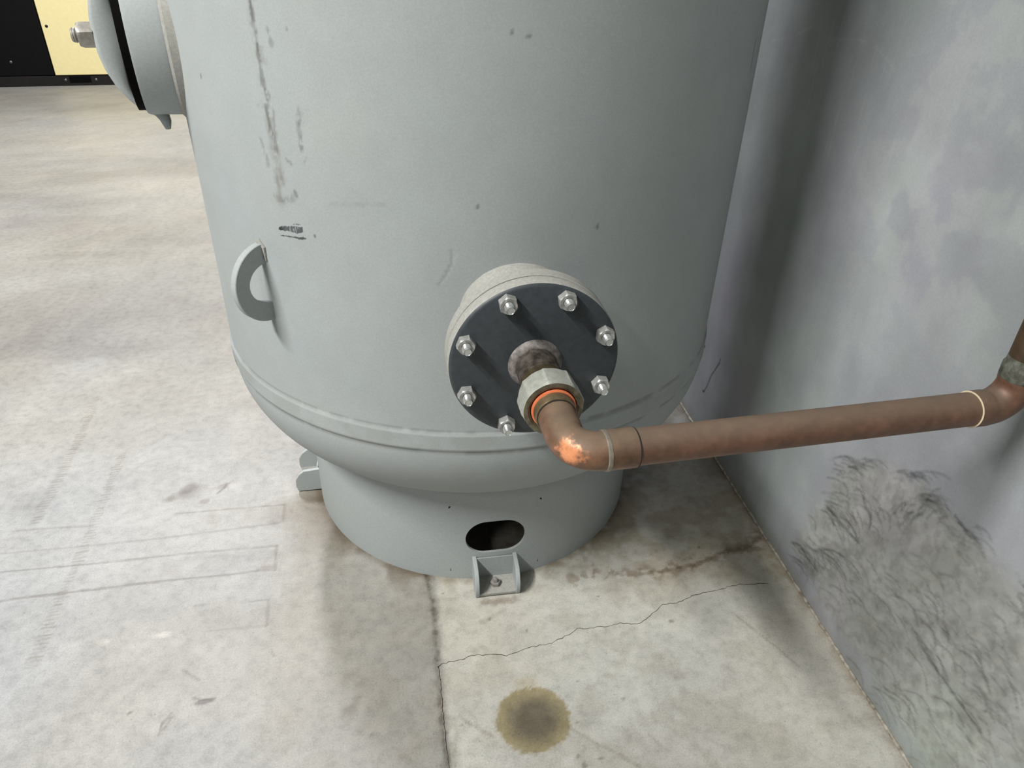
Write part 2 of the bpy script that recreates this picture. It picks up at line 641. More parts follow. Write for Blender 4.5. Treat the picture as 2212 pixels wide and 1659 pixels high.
cv.blob(fl(575, 1226), 0.035, 0.010, (0.70, 0.64, 0.62), 0.7, 0.8, 0, 0.3, mul=True)
cv.blob(fl(596, 1128), 0.030, 0.010, (0.70, 0.66, 0.64), 0.6, 0.8, 0, 0.3, mul=True)
# tyre tracks: rows of small dashes
rnd = random.Random(4)
for trk in ([(240, 1040), (225, 1080), (190, 1165), (165, 1220), (140, 1270), (115, 1330), (85, 1400), (62, 1450)], [(128, 1030), (110, 1065), (90, 1100), (75, 1135)],
            [(205, 860), (180, 930), (150, 990), (128, 1030)], [(265, 980), (240, 1040)]):
    P = [np.array(fl(*p)) for p in trk]
    for i in range(len(P) - 1):
        L = np.linalg.norm(P[i + 1] - P[i])
        for k in range(max(2, int(L / 0.0085))):
            q = P[i] + (P[i + 1] - P[i]) * (k + rnd.random() * 0.2) / max(2, int(L / 0.0085))
            w = 0.004 + 0.008 * rnd.random()
            cv.stroke([(q[0] - w, q[1]), (q[0] + w, q[1] + 0.002)], 0.0036, (0.66, 0.60, 0.52), 0.35 + 0.45 * rnd.random(), 0.9, mul=True)
# dark spills at left
cv.blob(fl(402, 1062), 0.050, 0.030, (0.62, 0.58, 0.56), 0.8, 0.7, 0.5, 0.55, 25, seed=3, mul=True)
cv.blob(fl(410, 1055), 0.030, 0.018, (0.72, 0.68, 0.66), 0.8, 0.6, 0.6, 0.4, 40, seed=4, mul=True)
cv.blob(fl(365, 1080), 0.020, 0.012, (0.66, 0.62, 0.60), 0.7, 0.7, 0.3, 0.5, 60, seed=5, mul=True)
cv.blob(fl(480, 1052), 0.026, 0.020, (0.72, 0.68, 0.68), 0.9, 0.6, 0.4, 0.8, 60, 0.5, 60, seed=8, mul=True)
cv.blob(fl(442, 1083), 0.014, 0.010, (0.70, 0.64, 0.64), 0.9, 0.6, 0, 0.6, 60, seed=9, mul=True)
cv.stroke([fl(470, 1065), fl(484, 1055), fl(490, 1045)], 0.004, (0.5, 0.46, 0.46), 0.7, 0.6, mul=True)
# small scuffs on the left
cv.blob(fl(443, 1515), 0.019, 0.008, (0.50, 0.46, 0.46), 0.9, 0.5, 0.1, 0.5, 80, seed=2, mul=True)
cv.stroke([fl(418, 1508), fl(440, 1512), fl(465, 1510)], 0.004, (0.5, 0.46, 0.46), 0.6, 0.7, 0.5, mul=True)
cv.blob(fl(280, 1540), 0.006, 0.004, (0.55, 0.52, 0.50), 0.9, 0.5, 0.5, mul=True)
for a, b in (((348, 1570), (370, 1540)), ((352, 1578), (372, 1548)), ((345, 1585), (350, 1560)), ((800, 1590), (806, 1584)), ((395, 1448), (430, 1470)), ((585, 1405), (592, 1418))):
    cv.stroke([fl(*a), fl(*b)], 0.0035, (0.66, 0.64, 0.63), 0.8, 0.7, 0.4, mul=True)
for p in ((227, 1387), (340, 1373), (355, 1372)):
    cv.blob(fl(*p), 0.02, 0.008, lin(200, 195, 186), 0.5, 0.9, 0, 0.7, 60)
cv.blob(fl(760, 1530), 0.03, 0.02, (0.72, 0.70, 0.67), 0.7, 0.9, 0.6, 0.7, 50, mul=True)
# sealed bay right of the joint: paler slab, colour lifted further against uneven lamp light, fine cracks
rgt = sstep(fx, jx, jx + 0.01) * (1 - sstep(fy, 1.1, 1.3))
cv.mul(allf, rgt, (1.46, 1.445, 1.36))
cv.mul(allf, rgt * sstep(fbm(fx, fy, 18, 4, 97), 0.50, 0.66), (0.90, 0.89, 0.87))
# oil stain
oc = fl(1152, 1553)
ou = abs(fl(1235, 1551)[0] - fl(1068, 1555)[0]) / 2
ov = abs(fl(1152, 1480)[1] - fl(1152, 1628)[1]) / 2
idx = cv.box([oc], 0.12)
od = np.hypot((fx[idx] - oc[0]) / ou, (fy[idx] - oc[1]) / ov) + (fbm(fx[idx], fy[idx], 45, 4, 9) - 0.5) * 0.05
od0 = od + (fbm(fx[idx], fy[idx], 260, 2, 10) - 0.5) * 0.16
cv.mul(idx, 1 - sstep(od0, 0.93, 1.03), (0.66, 0.58, 0.38))
cv.mul(idx, 1 - sstep(od0, 0.35, 1.0), (0.46, 0.46, 0.56))
cv.blob(fl(1140, 1475), 0.03, 0.022, (0.92, 0.84, 0.66), 0.6, 0.9, 0, 0.5, 60, mul=True)
for (p, r) in (((1246, 1560), .0048), ((1300, 1639), .006), ((1249, 1633), .005), ((1262, 1655), .007), ((1292, 1288), .0045), ((1450, 1342), .006), ((1138, 1362), .004), ((1058, 1338), .005), ((957, 1282), .004), ((1346, 1510), .006), ((1248, 1470), .004), ((1510, 1182), .004), ((997, 1565), .004)):
    cv.blob(fl(*p), r, r * 0.8, (0.50, 0.47, 0.44), 0.8, 0.6, 0.4, 0.5, 120, seed=int(p[0]), mul=True)
# hairline streaks of the bay
for pts, w, s in [([(990, 1543), (1015, 1565), (1040, 1578), (1068, 1592)], .0035, .6), ([(985, 1550), (988, 1600), (980, 1630)], .005, .35),
                  ([(1236, 1575), (1290, 1607), (1335, 1628), (1385, 1659)], .0045, .55), ([(1400, 1585), (1430, 1615)], .004, .4),
                  ([(1040, 1345), (1090, 1318)], .008, .4), ([(1590, 1330), (1680, 1400), (1725, 1440)], .0035, .6)]:
    cv.stroke([fl(*p) for p in pts], w, (0.62, 0.58, 0.54), s, 0.8, 0.6, 90, None, seed=19, mul=True)
# grime around the skirt and along the wall
rr = np.hypot(fx - CTR[0], fy - CTR[1])
aa = np.degrees(np.arctan2(fx - CTR[0], -(fy - CTR[1])))
gn = fbm(fx, fy, 22, 5, 41)
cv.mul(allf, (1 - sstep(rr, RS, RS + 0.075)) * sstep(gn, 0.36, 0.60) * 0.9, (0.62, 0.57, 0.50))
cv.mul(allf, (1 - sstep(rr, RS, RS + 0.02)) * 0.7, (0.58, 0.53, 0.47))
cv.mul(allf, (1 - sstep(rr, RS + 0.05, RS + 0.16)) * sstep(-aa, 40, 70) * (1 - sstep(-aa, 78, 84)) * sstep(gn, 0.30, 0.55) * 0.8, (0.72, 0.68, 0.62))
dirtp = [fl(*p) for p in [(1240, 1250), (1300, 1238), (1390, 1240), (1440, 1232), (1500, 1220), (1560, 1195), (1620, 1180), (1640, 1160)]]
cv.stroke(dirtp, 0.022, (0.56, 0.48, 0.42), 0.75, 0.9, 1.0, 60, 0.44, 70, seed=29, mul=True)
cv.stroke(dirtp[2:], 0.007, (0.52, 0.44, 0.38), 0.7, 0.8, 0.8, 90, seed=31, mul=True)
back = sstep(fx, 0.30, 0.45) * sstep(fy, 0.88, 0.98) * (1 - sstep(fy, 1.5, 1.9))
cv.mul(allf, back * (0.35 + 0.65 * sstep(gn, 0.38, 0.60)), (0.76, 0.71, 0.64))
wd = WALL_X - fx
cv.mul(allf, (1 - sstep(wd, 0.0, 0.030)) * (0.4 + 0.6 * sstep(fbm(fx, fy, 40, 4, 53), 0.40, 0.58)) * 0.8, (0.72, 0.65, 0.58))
cv.stroke([fl(1050, 1300), fl(1085, 1300), fl(1110, 1292)], 0.012, (0.60, 0.55, 0.50), 0.8, 0.8, 0.6, 80, seed=37, mul=True)
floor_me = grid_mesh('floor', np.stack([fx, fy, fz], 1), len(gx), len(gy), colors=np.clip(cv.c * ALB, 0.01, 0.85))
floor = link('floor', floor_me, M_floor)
floor['kind'] = 'structure'


def ribbon(name, pts, w, seed, parent, mat, z=0.0005, jit=0.0016, step=0.006):
    r = random.Random(seed)
    P = [np.array(p, float) for p in pts]
    out = []
    for i in range(len(P) - 1):
        L = np.linalg.norm(P[i + 1] - P[i])
        k = max(1, int(L / step))
        for j in range(k):
            out.append(P[i] + (P[i + 1] - P[i]) * j / k)
    out.append(P[-1])
    out = [o + np.array([r.uniform(-jit, jit), r.uniform(-jit, jit)]) for o in out]
    vs, fs = [], []
    for i, p in enumerate(out):
        d = out[min(i + 1, len(out) - 1)] - out[max(i - 1, 0)]
        d = d / (np.linalg.norm(d) + 1e-9)
        n = np.array([-d[1], d[0]])
        ww = w * (0.45 + 1.0 * r.random()) * (0.25 if i in (0, len(out) - 1) else 1)
        for s in (-1, 1):
            q = p + n * s * ww
            vs.append((q[0], q[1], z))
            vs.append((q[0], q[1], z - 0.004))
    for i in range(len(out) - 1):
        a, b = 4 * i, 4 * i + 4
        fs += [(a, b, b + 2, a + 2), (a, a + 1, b + 1, b), (a + 2, b + 2, b + 3, a + 3)]
    o = part(name, (vs, fs), mat, parent)
    return o


ribbon('crack', [fl(*p) for p in [(946, 1441), (957, 1433), (1000, 1424), (1026, 1414), (1065, 1415), (1092, 1416), (1150, 1398), (1192, 1389), (1215, 1378), (1246, 1359), (1290, 1355), (1312, 1354), (1340, 1346),
                                   (1378, 1348), (1400, 1334), (1422, 1315), (1432, 1305), (1462, 1302), (1500, 1285), (1560, 1272), (1600, 1262), (1662, 1261)]], 0.00048, 3, floor, M_crack)
ribbon('crack', [fl(*p) for p in [(946, 1441), (951, 1480), (955, 1530), (961, 1590), (969, 1659), (973, 1690)]], 0.0004, 5, floor, M_faint, jit=0.0010)

# ------------------------------------------------------------------ the right wall
wy = axis_lines(Y0, Y1, 0.30, 1.85, 0.0033, 0.10)
wz = axis_lines(0.0, ZC, 0.0, 1.12, 0.0033, 0.10)
WY, WZ = np.meshgrid(wy, wz, indexing='ij')
u, v = WY.ravel(), WZ.ravel()
wc = Canvas(u, v, lin(167, 172, 174))
allw = np.arange(len(u))
m1 = fbm(u, v * 0.55, 4.2, 5, 5)
m2 = fbm(u * 1.0, v * 0.28, 22.0, 4, 15)
m3 = fbm(u, v, 11.0, 5, 25)
wc.c *= (1 + (m1 - 0.5) * 0.50 + (m2 - 0.5) * 0.14 + (m3 - 0.5) * 0.30)[:, None]
h = fbm(u, v * 0.5, 5.5, 4, 55) - 0.5
wc.c *= np.stack([1 - h * 0.06, 1 + h * 0.10, 1 - h * 0.10], 1)
# paler cloudy patches at the upper right
hi = (1 - sstep(u, 0.95, 1.2)) * sstep(v, 0.5, 0.75)
wc.mul(allw, hi * sstep(fbm(u, v, 16, 5, 65), 0.47, 0.62), (1.12, 1.13, 1.08))
# fine pale rub lines
rnd = random.Random(9)
for k in range(26):
    y0, z0 = wl(rnd.uniform(1760, 1960), rnd.uniform(0, 330))
    L = rnd.uniform(0.04, 0.12)
    wc.stroke([(y0, z0), (y0 + rnd.uniform(-.004, .004), z0 - L)], 0.0033, (1.14, 1.14, 1.14), rnd.uniform(0.2, 0.55), 0.9, mul=True)
for pts in ([(1640, 92), (1700, 82), (1740, 65), (1770, 48)], [(1770, 70), (1800, 86), (1850, 85), (1890, 98), (1925, 140), (1950, 185)], [(1800, 40), (1795, 75)]):
    wc.stroke([wl(*p) for p in pts], 0.0034, (1.22, 1.22, 1.22), 0.5, 0.9, 0.5, 90, 0.35, 60, fade=0.2, mul=True)
# scuffed, dusty area low on the wall
poly = [wl(*p) for p in [(1690, 1170), (1760, 1085), (1800, 1010), (1850, 975), (1960, 1015), (2050, 1075), (2110, 1150), (2212, 1270), (2330, 1400), (2330, 1700), (2000, 1700), (1860, 1440), (1760, 1290)]]
idx = wc.box(poly, 0.08)
pu, pv = u[idx], v[idx]
inside = np.zeros(len(idx), bool)
for i in range(len(poly)):
    (x0, y0), (x1, y1) = poly[i], poly[(i + 1) % len(poly)]
    cnd = ((y0 > pv) != (y1 > pv)) & (pu < (x1 - x0) * (pv - y0) / (y1 - y0 + 1e-12) + x0)
    inside ^= cnd
dd, _ = wc.dist(idx, poly + [poly[0]])
sd = np.where(inside, -dd, dd) + (fbm(pu, pv, 22, 4, 7) - 0.5) * 0.05
reg = 1 - sstep(sd, -0.035, 0.008)
wc.mul(idx, reg * 0.9, (1.10, 1.075, 0.98))
ca, sa = math.cos(0.9), math.sin(0.9)
su, sv = pu * ca - pv * sa, pu * sa + pv * ca       # along / across the scuff direction
st1 = fbm(su * 0.25, sv, 60, 5, 17)
st2 = fbm(su + 0.03 * np.sin(sv * 60), sv * 0.5, 42, 5, 27)
wc.mul(idx, reg * sstep(st1, 0.44, 0.66) * 0.45, (0.76, 0.75, 0.73))
wc.mul(idx, reg * sstep(st2, 0.48, 0.66) * 0.45, (0.76, 0.75, 0.73))
wc.mul(idx, reg * sstep(fbm(pu, pv, 7, 4, 33), 0.5, 0.68) * 0.4, (0.76, 0.76, 0.75))
wc.mul(idx, reg * sstep(fbm(pu, pv, 95, 3, 37), 0.50, 0.70) * 0.55, (0.72, 0.71, 0.69))
wc.mul(idx, reg * sstep(fbm(pu, pv, 60, 3, 39), 0.52, 0.70) * 0.5, (1.16, 1.15, 1.10))
rnd = random.Random(21)


def hair(px, py, dx, dy, bend, s, w=0.0034):
    pts = []
    for k in range(9):
        t = k / 8
        pts.append(wl(px + dx * t - dy * bend * math.sin(math.pi * t), py + dy * t + dx * bend * math.sin(math.pi * t)))
    wc.stroke(pts, w, (0.55, 0.55, 0.55), s, 0.9, 0.4, 150, None, fade=0.15, seed=rnd.randrange(99), mul=True)


for (px, py, n, sx, sy, dx, dy) in ((1835, 995, 16, 45, 12, 46, 16), (1815, 1020, 18, 30, 20, 34, 10), (1945, 1022, 14, 45, 12, 50, 22), (1800, 1070, 12, 30, 18, 34, 14),
                                    (1785, 1100, 14, 14, 20, 55, 75), (1720, 1180, 22, 20, 26, 36, 60), (1760, 1190, 16, 28, 20, 60, 70), (1985, 1075, 12, 30, 16, 60, 40),
                                    (1960, 1120, 30, 40, 24, 30, -26), (2070, 1160, 16, 40, 40, 50, 50), (2190, 1280, 14, 25, 40, 30, 50), (1880, 1250, 26, 90, 60, 60, 80),
                                    (1990, 1330, 30, 70, 70, 50, 90), (2100, 1400, 26, 70, 90, 40, 70), (1900, 1480, 22, 60, 80, 60, 90), (2060, 1540, 26, 90, 80, 50, 70), (1860, 1090, 30, 60, 40, 20, 60)):
    for k in range(n):
        f = rnd.uniform(0.5, 1.2)
        hair(px + rnd.gauss(0, sx * 0.6), py + rnd.gauss(0, sy * 0.6), dx * f * rnd.uniform(.7, 1.3), dy * f * rnd.uniform(.7, 1.3), rnd.uniform(-0.28, -0.02), rnd.uniform(0.25, 0.75))
for pts in ([(1783, 1095), (1800, 1110), (1830, 1145), (1860, 1180)], [(1708, 1170), (1728, 1178), (1745, 1205), (1770, 1240)], [(1985, 1390), (2040, 1470), (2130, 1600)], [(2060, 1110), (2090, 1150)]):
    wc.stroke([wl(*p) for p in pts], 0.0042, (0.42, 0.42, 0.43), 0.8, 0.8, 0.4, fade=0.1, mul=True)
# hair-like mark between tank and pipe
cp = [wl(*p) for p in [(1521, 846), (1528, 832), (1536, 812), (1545, 798), (1555, 783), (1556, 776)]]
wc.stroke(cp, 0.0040, (0.28, 0.28, 0.29), 0.9, 0.7, 0.3, mul=True)
wc.blob(wl(1522, 748), 0.006, 0.006, (0.12, 0.12, 0.12), 1.0, 0.5, mul=True)
wc.blob(wl(1519, 845), 0.006, 0.005, (0.15, 0.15, 0.15), 1.0, 0.5, mul=True)
# dirt line just above the floor
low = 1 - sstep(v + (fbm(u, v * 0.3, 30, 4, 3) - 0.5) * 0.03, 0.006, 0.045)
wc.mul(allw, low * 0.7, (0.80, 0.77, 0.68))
wall_me = grid_mesh('wall_right', np.stack([np.full_like(u, WALL_X), u, v], 1), len(wy), len(wz), colors=np.clip(wc.c * ALB, 0.01, 0.85), flip=True)
wall = link('wall_right', wall_me, M_wall)
wall['kind'] = 'structure'

# bead of caulk in the corner
rnd = random.Random(2)
path, rads = [], []
yy = 0.25
while yy < 8.4:
    w = 0.0022 + 0.0012 * rnd.random()
    path.append((WALL_X - 0.001 - 0.001 * rnd.random(), yy, 0.0030 + 0.0015 * rnd.random()))
    rads.append(w)
    yy += 0.014 if yy < 2.2 else 0.2
t1 = part('trim_1', tube(path, rads, 8), M_caulk, None)
t1['kind'] = 'structure'

# the rest of the room, out of the picture
for nm, lo, hi_, mt in (('wall_left', (X0 - 0.1, Y0, 0), (X0, Y1, ZC), M_plain), ('wall_back', (X0 - 0.1, Y1, 0), (X1 + 0.1, Y1 + 0.1, ZC), M_plain),
                        ('wall_front', (X0 - 0.1, Y0 - 0.1, 0), (X1 + 0.1, Y0, ZC), M_plain), ('ceiling', (X0 - 0.1, Y0 - 0.1, ZC), (X1 + 0.1, Y1 + 0.1, ZC + 0.1), M_ceil)):
    o = part(nm, boxvf(lo, hi_), mt, None)
    o['kind'] = 'structure'

# ------------------------------------------------------------------ the tank
tank = thing('air_receiver_tank', 'large grey painted steel air receiver tank standing on a round skirt', 'tank', ORG)
Z0, HD, ZT = 0.41, 0.27, 1.85


def cyl_pt(ang_deg, r, z):
    a = math.radians(ang_deg)
    return np.array([CTR[0] + r * math.sin(a), CTR[1] - r * math.cos(a), z])


az = np.unique(np.round(np.r_[np.arange(-100, 80, 0.42), np.arange(-43, -32, 0.14), np.arange(80, 260, 4.0)], 4))
tz = [(RT * math.cos(t), Z0 - HD * math.sin(t)) for t in np.linspace(math.radians(70), 0, 60, endpoint=False)]
tz += [(RT, z) for z in np.unique(np.round(np.r_[np.arange(Z0, 1.13, 0.0032), np.arange(0.705, 0.765, 0.0011)], 5))] + [(RT, z) for z in np.arange(1.16, ZT, 0.1)]
tz += [(RT * math.cos(t), ZT + HD * math.sin(t)) for t in np.linspace(0, math.pi / 2 - 0.001, 24)]
tz = np.array(tz)
# two shallow weld ridges at the head seam
prof_r = tz[:, 0].copy()
body = (tz[:, 1] > Z0 - 0.02) & (tz[:, 1] < 0.5)
prof_r += np.where(body, 0.0030 * (sstep(tz[:, 1], 0.412, 0.4165) - sstep(tz[:, 1], 0.4455, 0.449)), 0)
AZ, ZI = np.meshgrid(np.radians(az), np.arange(len(tz)), indexing='ij')
AZ, ZI = AZ.ravel(), ZI.ravel()
rr = prof_r[ZI]
zz = tz[ZI, 1]
wob = (fbm(AZ * RT, zz, 3.0, 3, 91) - 0.5) * 0.0022
P = np.stack([(rr + wob) * np.sin(AZ), -(rr + wob) * np.cos(AZ), zz], 1)
uu = AZ * RT
tc = Canvas(uu, zz, TANK)
allt = np.arange(len(uu))
q1 = fbm(uu, zz, 4, 4, 61)
q2 = fbm(uu, zz, 30, 4, 62)
tc.c *= (1 + (q1 - 0.5) * 0.10 + (q2 - 0.5) * 0.07)[:, None]
q3 = fbm(uu, zz, 9, 4, 63) - 0.5
tc.c *= np.stack([1 + q3 * 0.05, 1 + 0 * q3, 1 - q3 * 0.03], 1)
# long vertical scrape with rust dust
scr = [tk(*p) for p in [(540, 0), (550, 60), (558, 110), (568, 180), (575, 230), (590, 300), (598, 350), (602, 400), (606, 430)]]
tc.stroke(scr, 0.013, (0.80, 0.77, 0.74), 0.8, 0.9, 0.9, 60, 0.42, 60, seed=3, mul=True)
tc.stroke(scr[:6], 0.0045, (0.55, 0.54, 0.53), 0.75, 0.8, 0.8, 90, 0.44, 120, seed=5, mul=True)
tc.stroke(scr[:3], 0.0036, (0.62, 0.62, 0.62), 0.7, 0.9, mul=True)
tc.stroke([tk(*p) for p in [(560, 225), (590, 290), (604, 370), (604, 425)]], 0.011, (0.74, 0.71, 0.68), 0.7, 0.9, 0.9, 80, 0.45, 90, seed=8, mul=True)
for pts, w, s in [([(572, 190), (580, 215)], .005, .7), ([(577, 60), (585, 90)], .006, .6), ([(643, 235), (648, 290), (656, 345)], .007, .45), ([(645, 250), (652, 330)], .004, .5),
                  ([(563, 300), (580, 355)], .006, .5), ([(618, 345), (628, 353)], .0045, .8), ([(617, 60), (619, 63)], .0035, .8), ([(638, 415), (642, 428)], .004, .8),
                  ([(592, 425), (610, 432), (632, 428)], .008, .5), ([(590, 240), (596, 330)], .004, .5), ([(700, 440), (830, 441)], .004, .18)]:
    tc.stroke([tk(*p) for p in pts], w, (0.55, 0.53, 0.52), s, 0.8, 0.7, 90, 0.40, 160, seed=int(pts[0][0]), mul=True)
# two black smears
def smear(top, bot, s_, seed, rag=0.0016, thr=0.40):
    P_ = [tk(*p) for p in top] + [tk(*p) for p in reversed(bot)]
    ii = tc.box(P_, 0.01)
    U, V = uu[ii], zz[ii]
    V2 = V + (fbm(U, V, 160, 3, seed) - 0.5) * 2 * rag
    ins = np.zeros(len(ii), bool)
    for k in range(len(P_)):
        (x0, y0), (x1, y1) = P_[k], P_[(k + 1) % len(P_)]
        ins ^= ((y0 > V2) != (y1 > V2)) & (U < (x1 - x0) * (V2 - y0) / (y1 - y0 + 1e-12) + x0)
    m_ = ins * (0.45 + 0.55 * sstep(fbm(U * 1.6, V * 0.6, 330, 3, seed + 1), thr - 0.1, thr + 0.1))
    tc.mul(ii, m_ * s_, (0.17, 0.17, 0.18))


smear([(603, 491), (609, 488), (628, 489), (653, 490), (655, 497)], [(603, 495), (610, 497), (628, 501), (648, 504), (655, 502)], 0.9, 3)
smear([(602, 490), (608, 489), (613, 491)], [(602, 495), (607, 497), (613, 496)], 0.9, 7)
smear([(633, 484), (640, 483), (649, 485)], [(633, 486), (640, 486), (649, 487)], 0.7, 5, 0.0008)
smear([(606, 507), (620, 509), (634, 511), (645, 513), (655, 512), (663, 516)], [(606, 509), (620, 511), (634, 513), (645, 517), (652, 518), (663, 517)], 0.95, 9, 0.0006, 0.2)
# fine run in the paint above the flange
run = [tk(*p) for p in [(972, 540), (977, 552), (974, 570), (968, 582), (958, 600), (948, 612)]]
tc.stroke([(a + .003, b) for a, b in run], 0.0036, (1.12, 1.12, 1.12), 0.8, 0.8, 0.3, mul=True)
tc.stroke(run, 0.0034, (0.70, 0.70, 0.70), 0.7, 0.8, 0.3, mul=True)
for p, r in (((1031, 447), .0034), ((1142, 78), .0032), ((434, 164), .0034), ((680, 510), .003), ((1105, 70), .003), ((1290, 490), .004)):
    tc.blob(tk(*p), r, r * 1.3, (0.45, 0.45, 0.45), 0.9, 0.6, mul=True)
# seam: dusty edge lines
seam_n = fbm(uu, zz * 0.2, 40, 4, 66)
for zs, wd_, s in ((0.4505, 0.0042, 0.55), (0.4120, 0.0045, 0.65)):
    tc.mul(allt, (1 - sstep(np.abs(zz - zs), wd_ * 0.2, wd_)) * sstep(seam_n, 0.30, 0.55) * s, (0.52, 0.50, 0.48))
tc.mul(allt, (1 - sstep(np.abs(zz - 0.432), 0.010, 0.022)) * sstep(fbm(uu, zz, 30, 4, 68), 0.40, 0.60) * 0.45, (0.84, 0.82, 0.79))
tc.stroke([(-0.62, 0.43), (-0.60, 0.424), (-0.58, 0.42)], 0.006, (0.4, 0.38, 0.36), 0.9, 0.6, 0.6, 150, mul=True)
tc.stroke([tk(1632, 88), tk(1628, 110), tk(1622, 150)], 0.005, (0.55, 0.55, 0.55), 0.8, 0.8, 0.5, mul=True)
shell_me = grid_mesh('shell', P, len(az), len(tz), wrap=True, colors=np.clip(tc.c * ALB, 0.01, 0.85))
shell = link('shell', shell_me, M_tankpaint, tank)

# skirt with a stadium-shaped access hole
SK_H, SK_T = 0.27, 0.005
hole_c, hole_w, hole_h = math.radians(1.0), 0.118, 0.080
hz = 0.1065


def stadium(n, w, h):
    out = []
    r = h / 2
    s = w / 2 - r
    L = 4 * s + 2 * math.pi * r
    for k in range(n):
        d = L * k / n
        if d < s:
            out.append((r + s - r + 0, 0) if False else (d, -r))
        elif d < s + math.pi * r:
            t = (d - s) / r
            out.append((s + r * math.sin(t), -r * math.cos(t)))
        elif d < 3 * s + math.pi * r:
            out.append((s - (d - s - math.pi * r), r))
        elif d < 3 * s + 2 * math.pi * r:
            t = (d - 3 * s - math.pi * r) / r
            out.append((-s - r * math.sin(t), r * math.cos(t)))
        else:
            out.append((-s + (d - 3 * s - 2 * math.pi * r), -r))
    return out


def skirt_pt(arc, z, r):
    a = arc / RS
    return (r * math.sin(a), -r * math.cos(a), z)


NB = 96
inner = stadium(NB, hole_w, hole_h)
HX, HZ0, HZ1 = 0.09, 0.02, 0.19
outer_ring = []
for (x, y) in inner:
    t = math.atan2(y / hole_h, x / hole_w)
    cx_, cy_ = math.cos(t), math.sin(t)
    zc = hz
    k = min(HX / abs(cx_) if abs(cx_) > 1e-6 else 1e9, ((HZ1 - zc) if cy_ > 0 else (zc - HZ0)) / abs(cy_) if abs(cy_) > 1e-6 else 1e9)
    outer_ring.append((cx_ * k, cy_ * k))
vs, fs = [], []
rows = []
for r_, rev in ((RS, False), (RS - SK_T, True)):
    lay = []
    for q in range(7):
        t = q / 6
        lay.append(len(vs))
        for (a, b), (c, d) in zip(inner, outer_ring):
            vs.append(skirt_pt(hole_c * RS + a + (c - a) * t, hz + b + (d - b) * t + (1 - t) * 0.005 * (1 - (a / 0.059) ** 2), r_))
    rows.append(lay[0])
    for q in range(6):
        for k in range(NB):
            l = (k + 1) % NB
            f = (lay[q] + k, lay[q] + l, lay[q + 1] + l, lay[q + 1] + k)
            fs.append(f[::-1] if not rev else f)
for k in range(NB):
    l = (k + 1) % NB
    fs.append((rows[0] + k, rows[0] + l, rows[1] + l, rows[1] + k))
# strips around the window
aw = HX / RS
for r_ in (RS, RS - SK_T):
    def patch(a0, a1, na, z0, z1, nz):
        base = len(vs)
        for i in range(na + 1):
            for j in range(nz + 1):
                vs.append(skirt_pt((a0 + (a1 - a0) * i / na) * RS, z0 + (z1 - z0) * j / nz, r_))
        for i in range(na):
            for j in range(nz):
                p = base + i * (nz + 1) + j
                fs.append((p, p + nz + 1, p + nz + 2, p + 1))
    patch(hole_c - aw, hole_c + aw, 32, 0.0, HZ0, 2)
    patch(hole_c - aw, hole_c + aw, 32, HZ1, SK_H, 4)
    patch(hole_c + aw, hole_c - aw + 2 * math.pi, 200, 0.0, SK_H, 10)
part('skirt', (vs, fs), M_grey, tank, ang=30)

# weld bead between head and skirt
part('weld_bead', lathe([(RS - 0.002, 0.228), (RS + 0.004, 0.229), (RS + 0.006, 0.236), (RS + 0.002, 0.245)], (0, 0, 0), (0, 0, 1), 120), M_grey, tank)

# floor anchor brackets
def bracket(a_deg):
    a = math.radians(a_deg)
    n = np.array([math.sin(a), -math.cos(a), 0])
    t = np.array([math.cos(a), math.sin(a), 0])
    up = np.array([0, 0, 1.0])
    base = n * RS
    W2 = 0.040
    gp = [(-0.006, 0.004), (0.049, 0.002), (0.053, 0.016), (0.052, 0.034), (0.044, 0.048), (0.032, 0.058), (-0.006, 0.062)]
    br = part('anchor_bracket', extrude([(-W2 + 0.004, 0.003), (W2 - 0.004, 0.003), (W2 - 0.004, 0.060), (-W2 + 0.004, 0.060)], base + n * 0.0022, t, up, n, 0.0024, 0.0004), M_grey, tank)
    for s in (-1, 1):
        part('gusset', extrude(gp, base + t * s * W2, n, up, t, 0.008, 0.0010), M_grey, br)
    part('base_plate', extrude([(-W2 + 0.003, 0.0), (W2 - 0.003, 0.0), (W2 - 0.003, 0.049), (-W2 + 0.003, 0.049)], base + up * 0.006, t, n, up, 0.006, 0.0008), M_castgrey, br)
    c = base + n * 0.026 + t * -0.002 + up * 0.009
    vf = lathe([(0.0098, 0), (0.0098, 0.0075), (0.0088, 0.0085), (0.0055, 0.0086), (0.0055, 0.014), (0.0045, 0.0165), (0.001, 0.0175)], c, up, 6)
    part('anchor_nut', cap(*vf, 6), M_galv, br)
    return br


for a_ in (0.7, -90.0, 180.0):
    bracket(a_)

# lifting lug: half ring of plate, standing radially
la = math.radians(-45.6)
ln = np.array([math.sin(la), -math.cos(la), 0])
lt = np.array([math.cos(la), math.sin(la), 0])
poly = []
for k in range(25):
    t = math.pi / 2 - math.pi * k / 24
    poly.append((0.057 * math.cos(t) * 1.0 - 0.003 * (k in (0, 24)), 0.061 * math.sin(t)))
for k in range(17):
    t = -math.pi / 2 + math.pi * k / 16
    poly.append((0.033 * math.cos(t) - 0.003 * (k in (0, 16)), 0.0305 * math.sin(t)))
vf = extrude(poly, ln * RT + np.array([0, 0, 0.652]), ln, np.array([0, 0, 1.0]), lt, 0.012, 0.001)
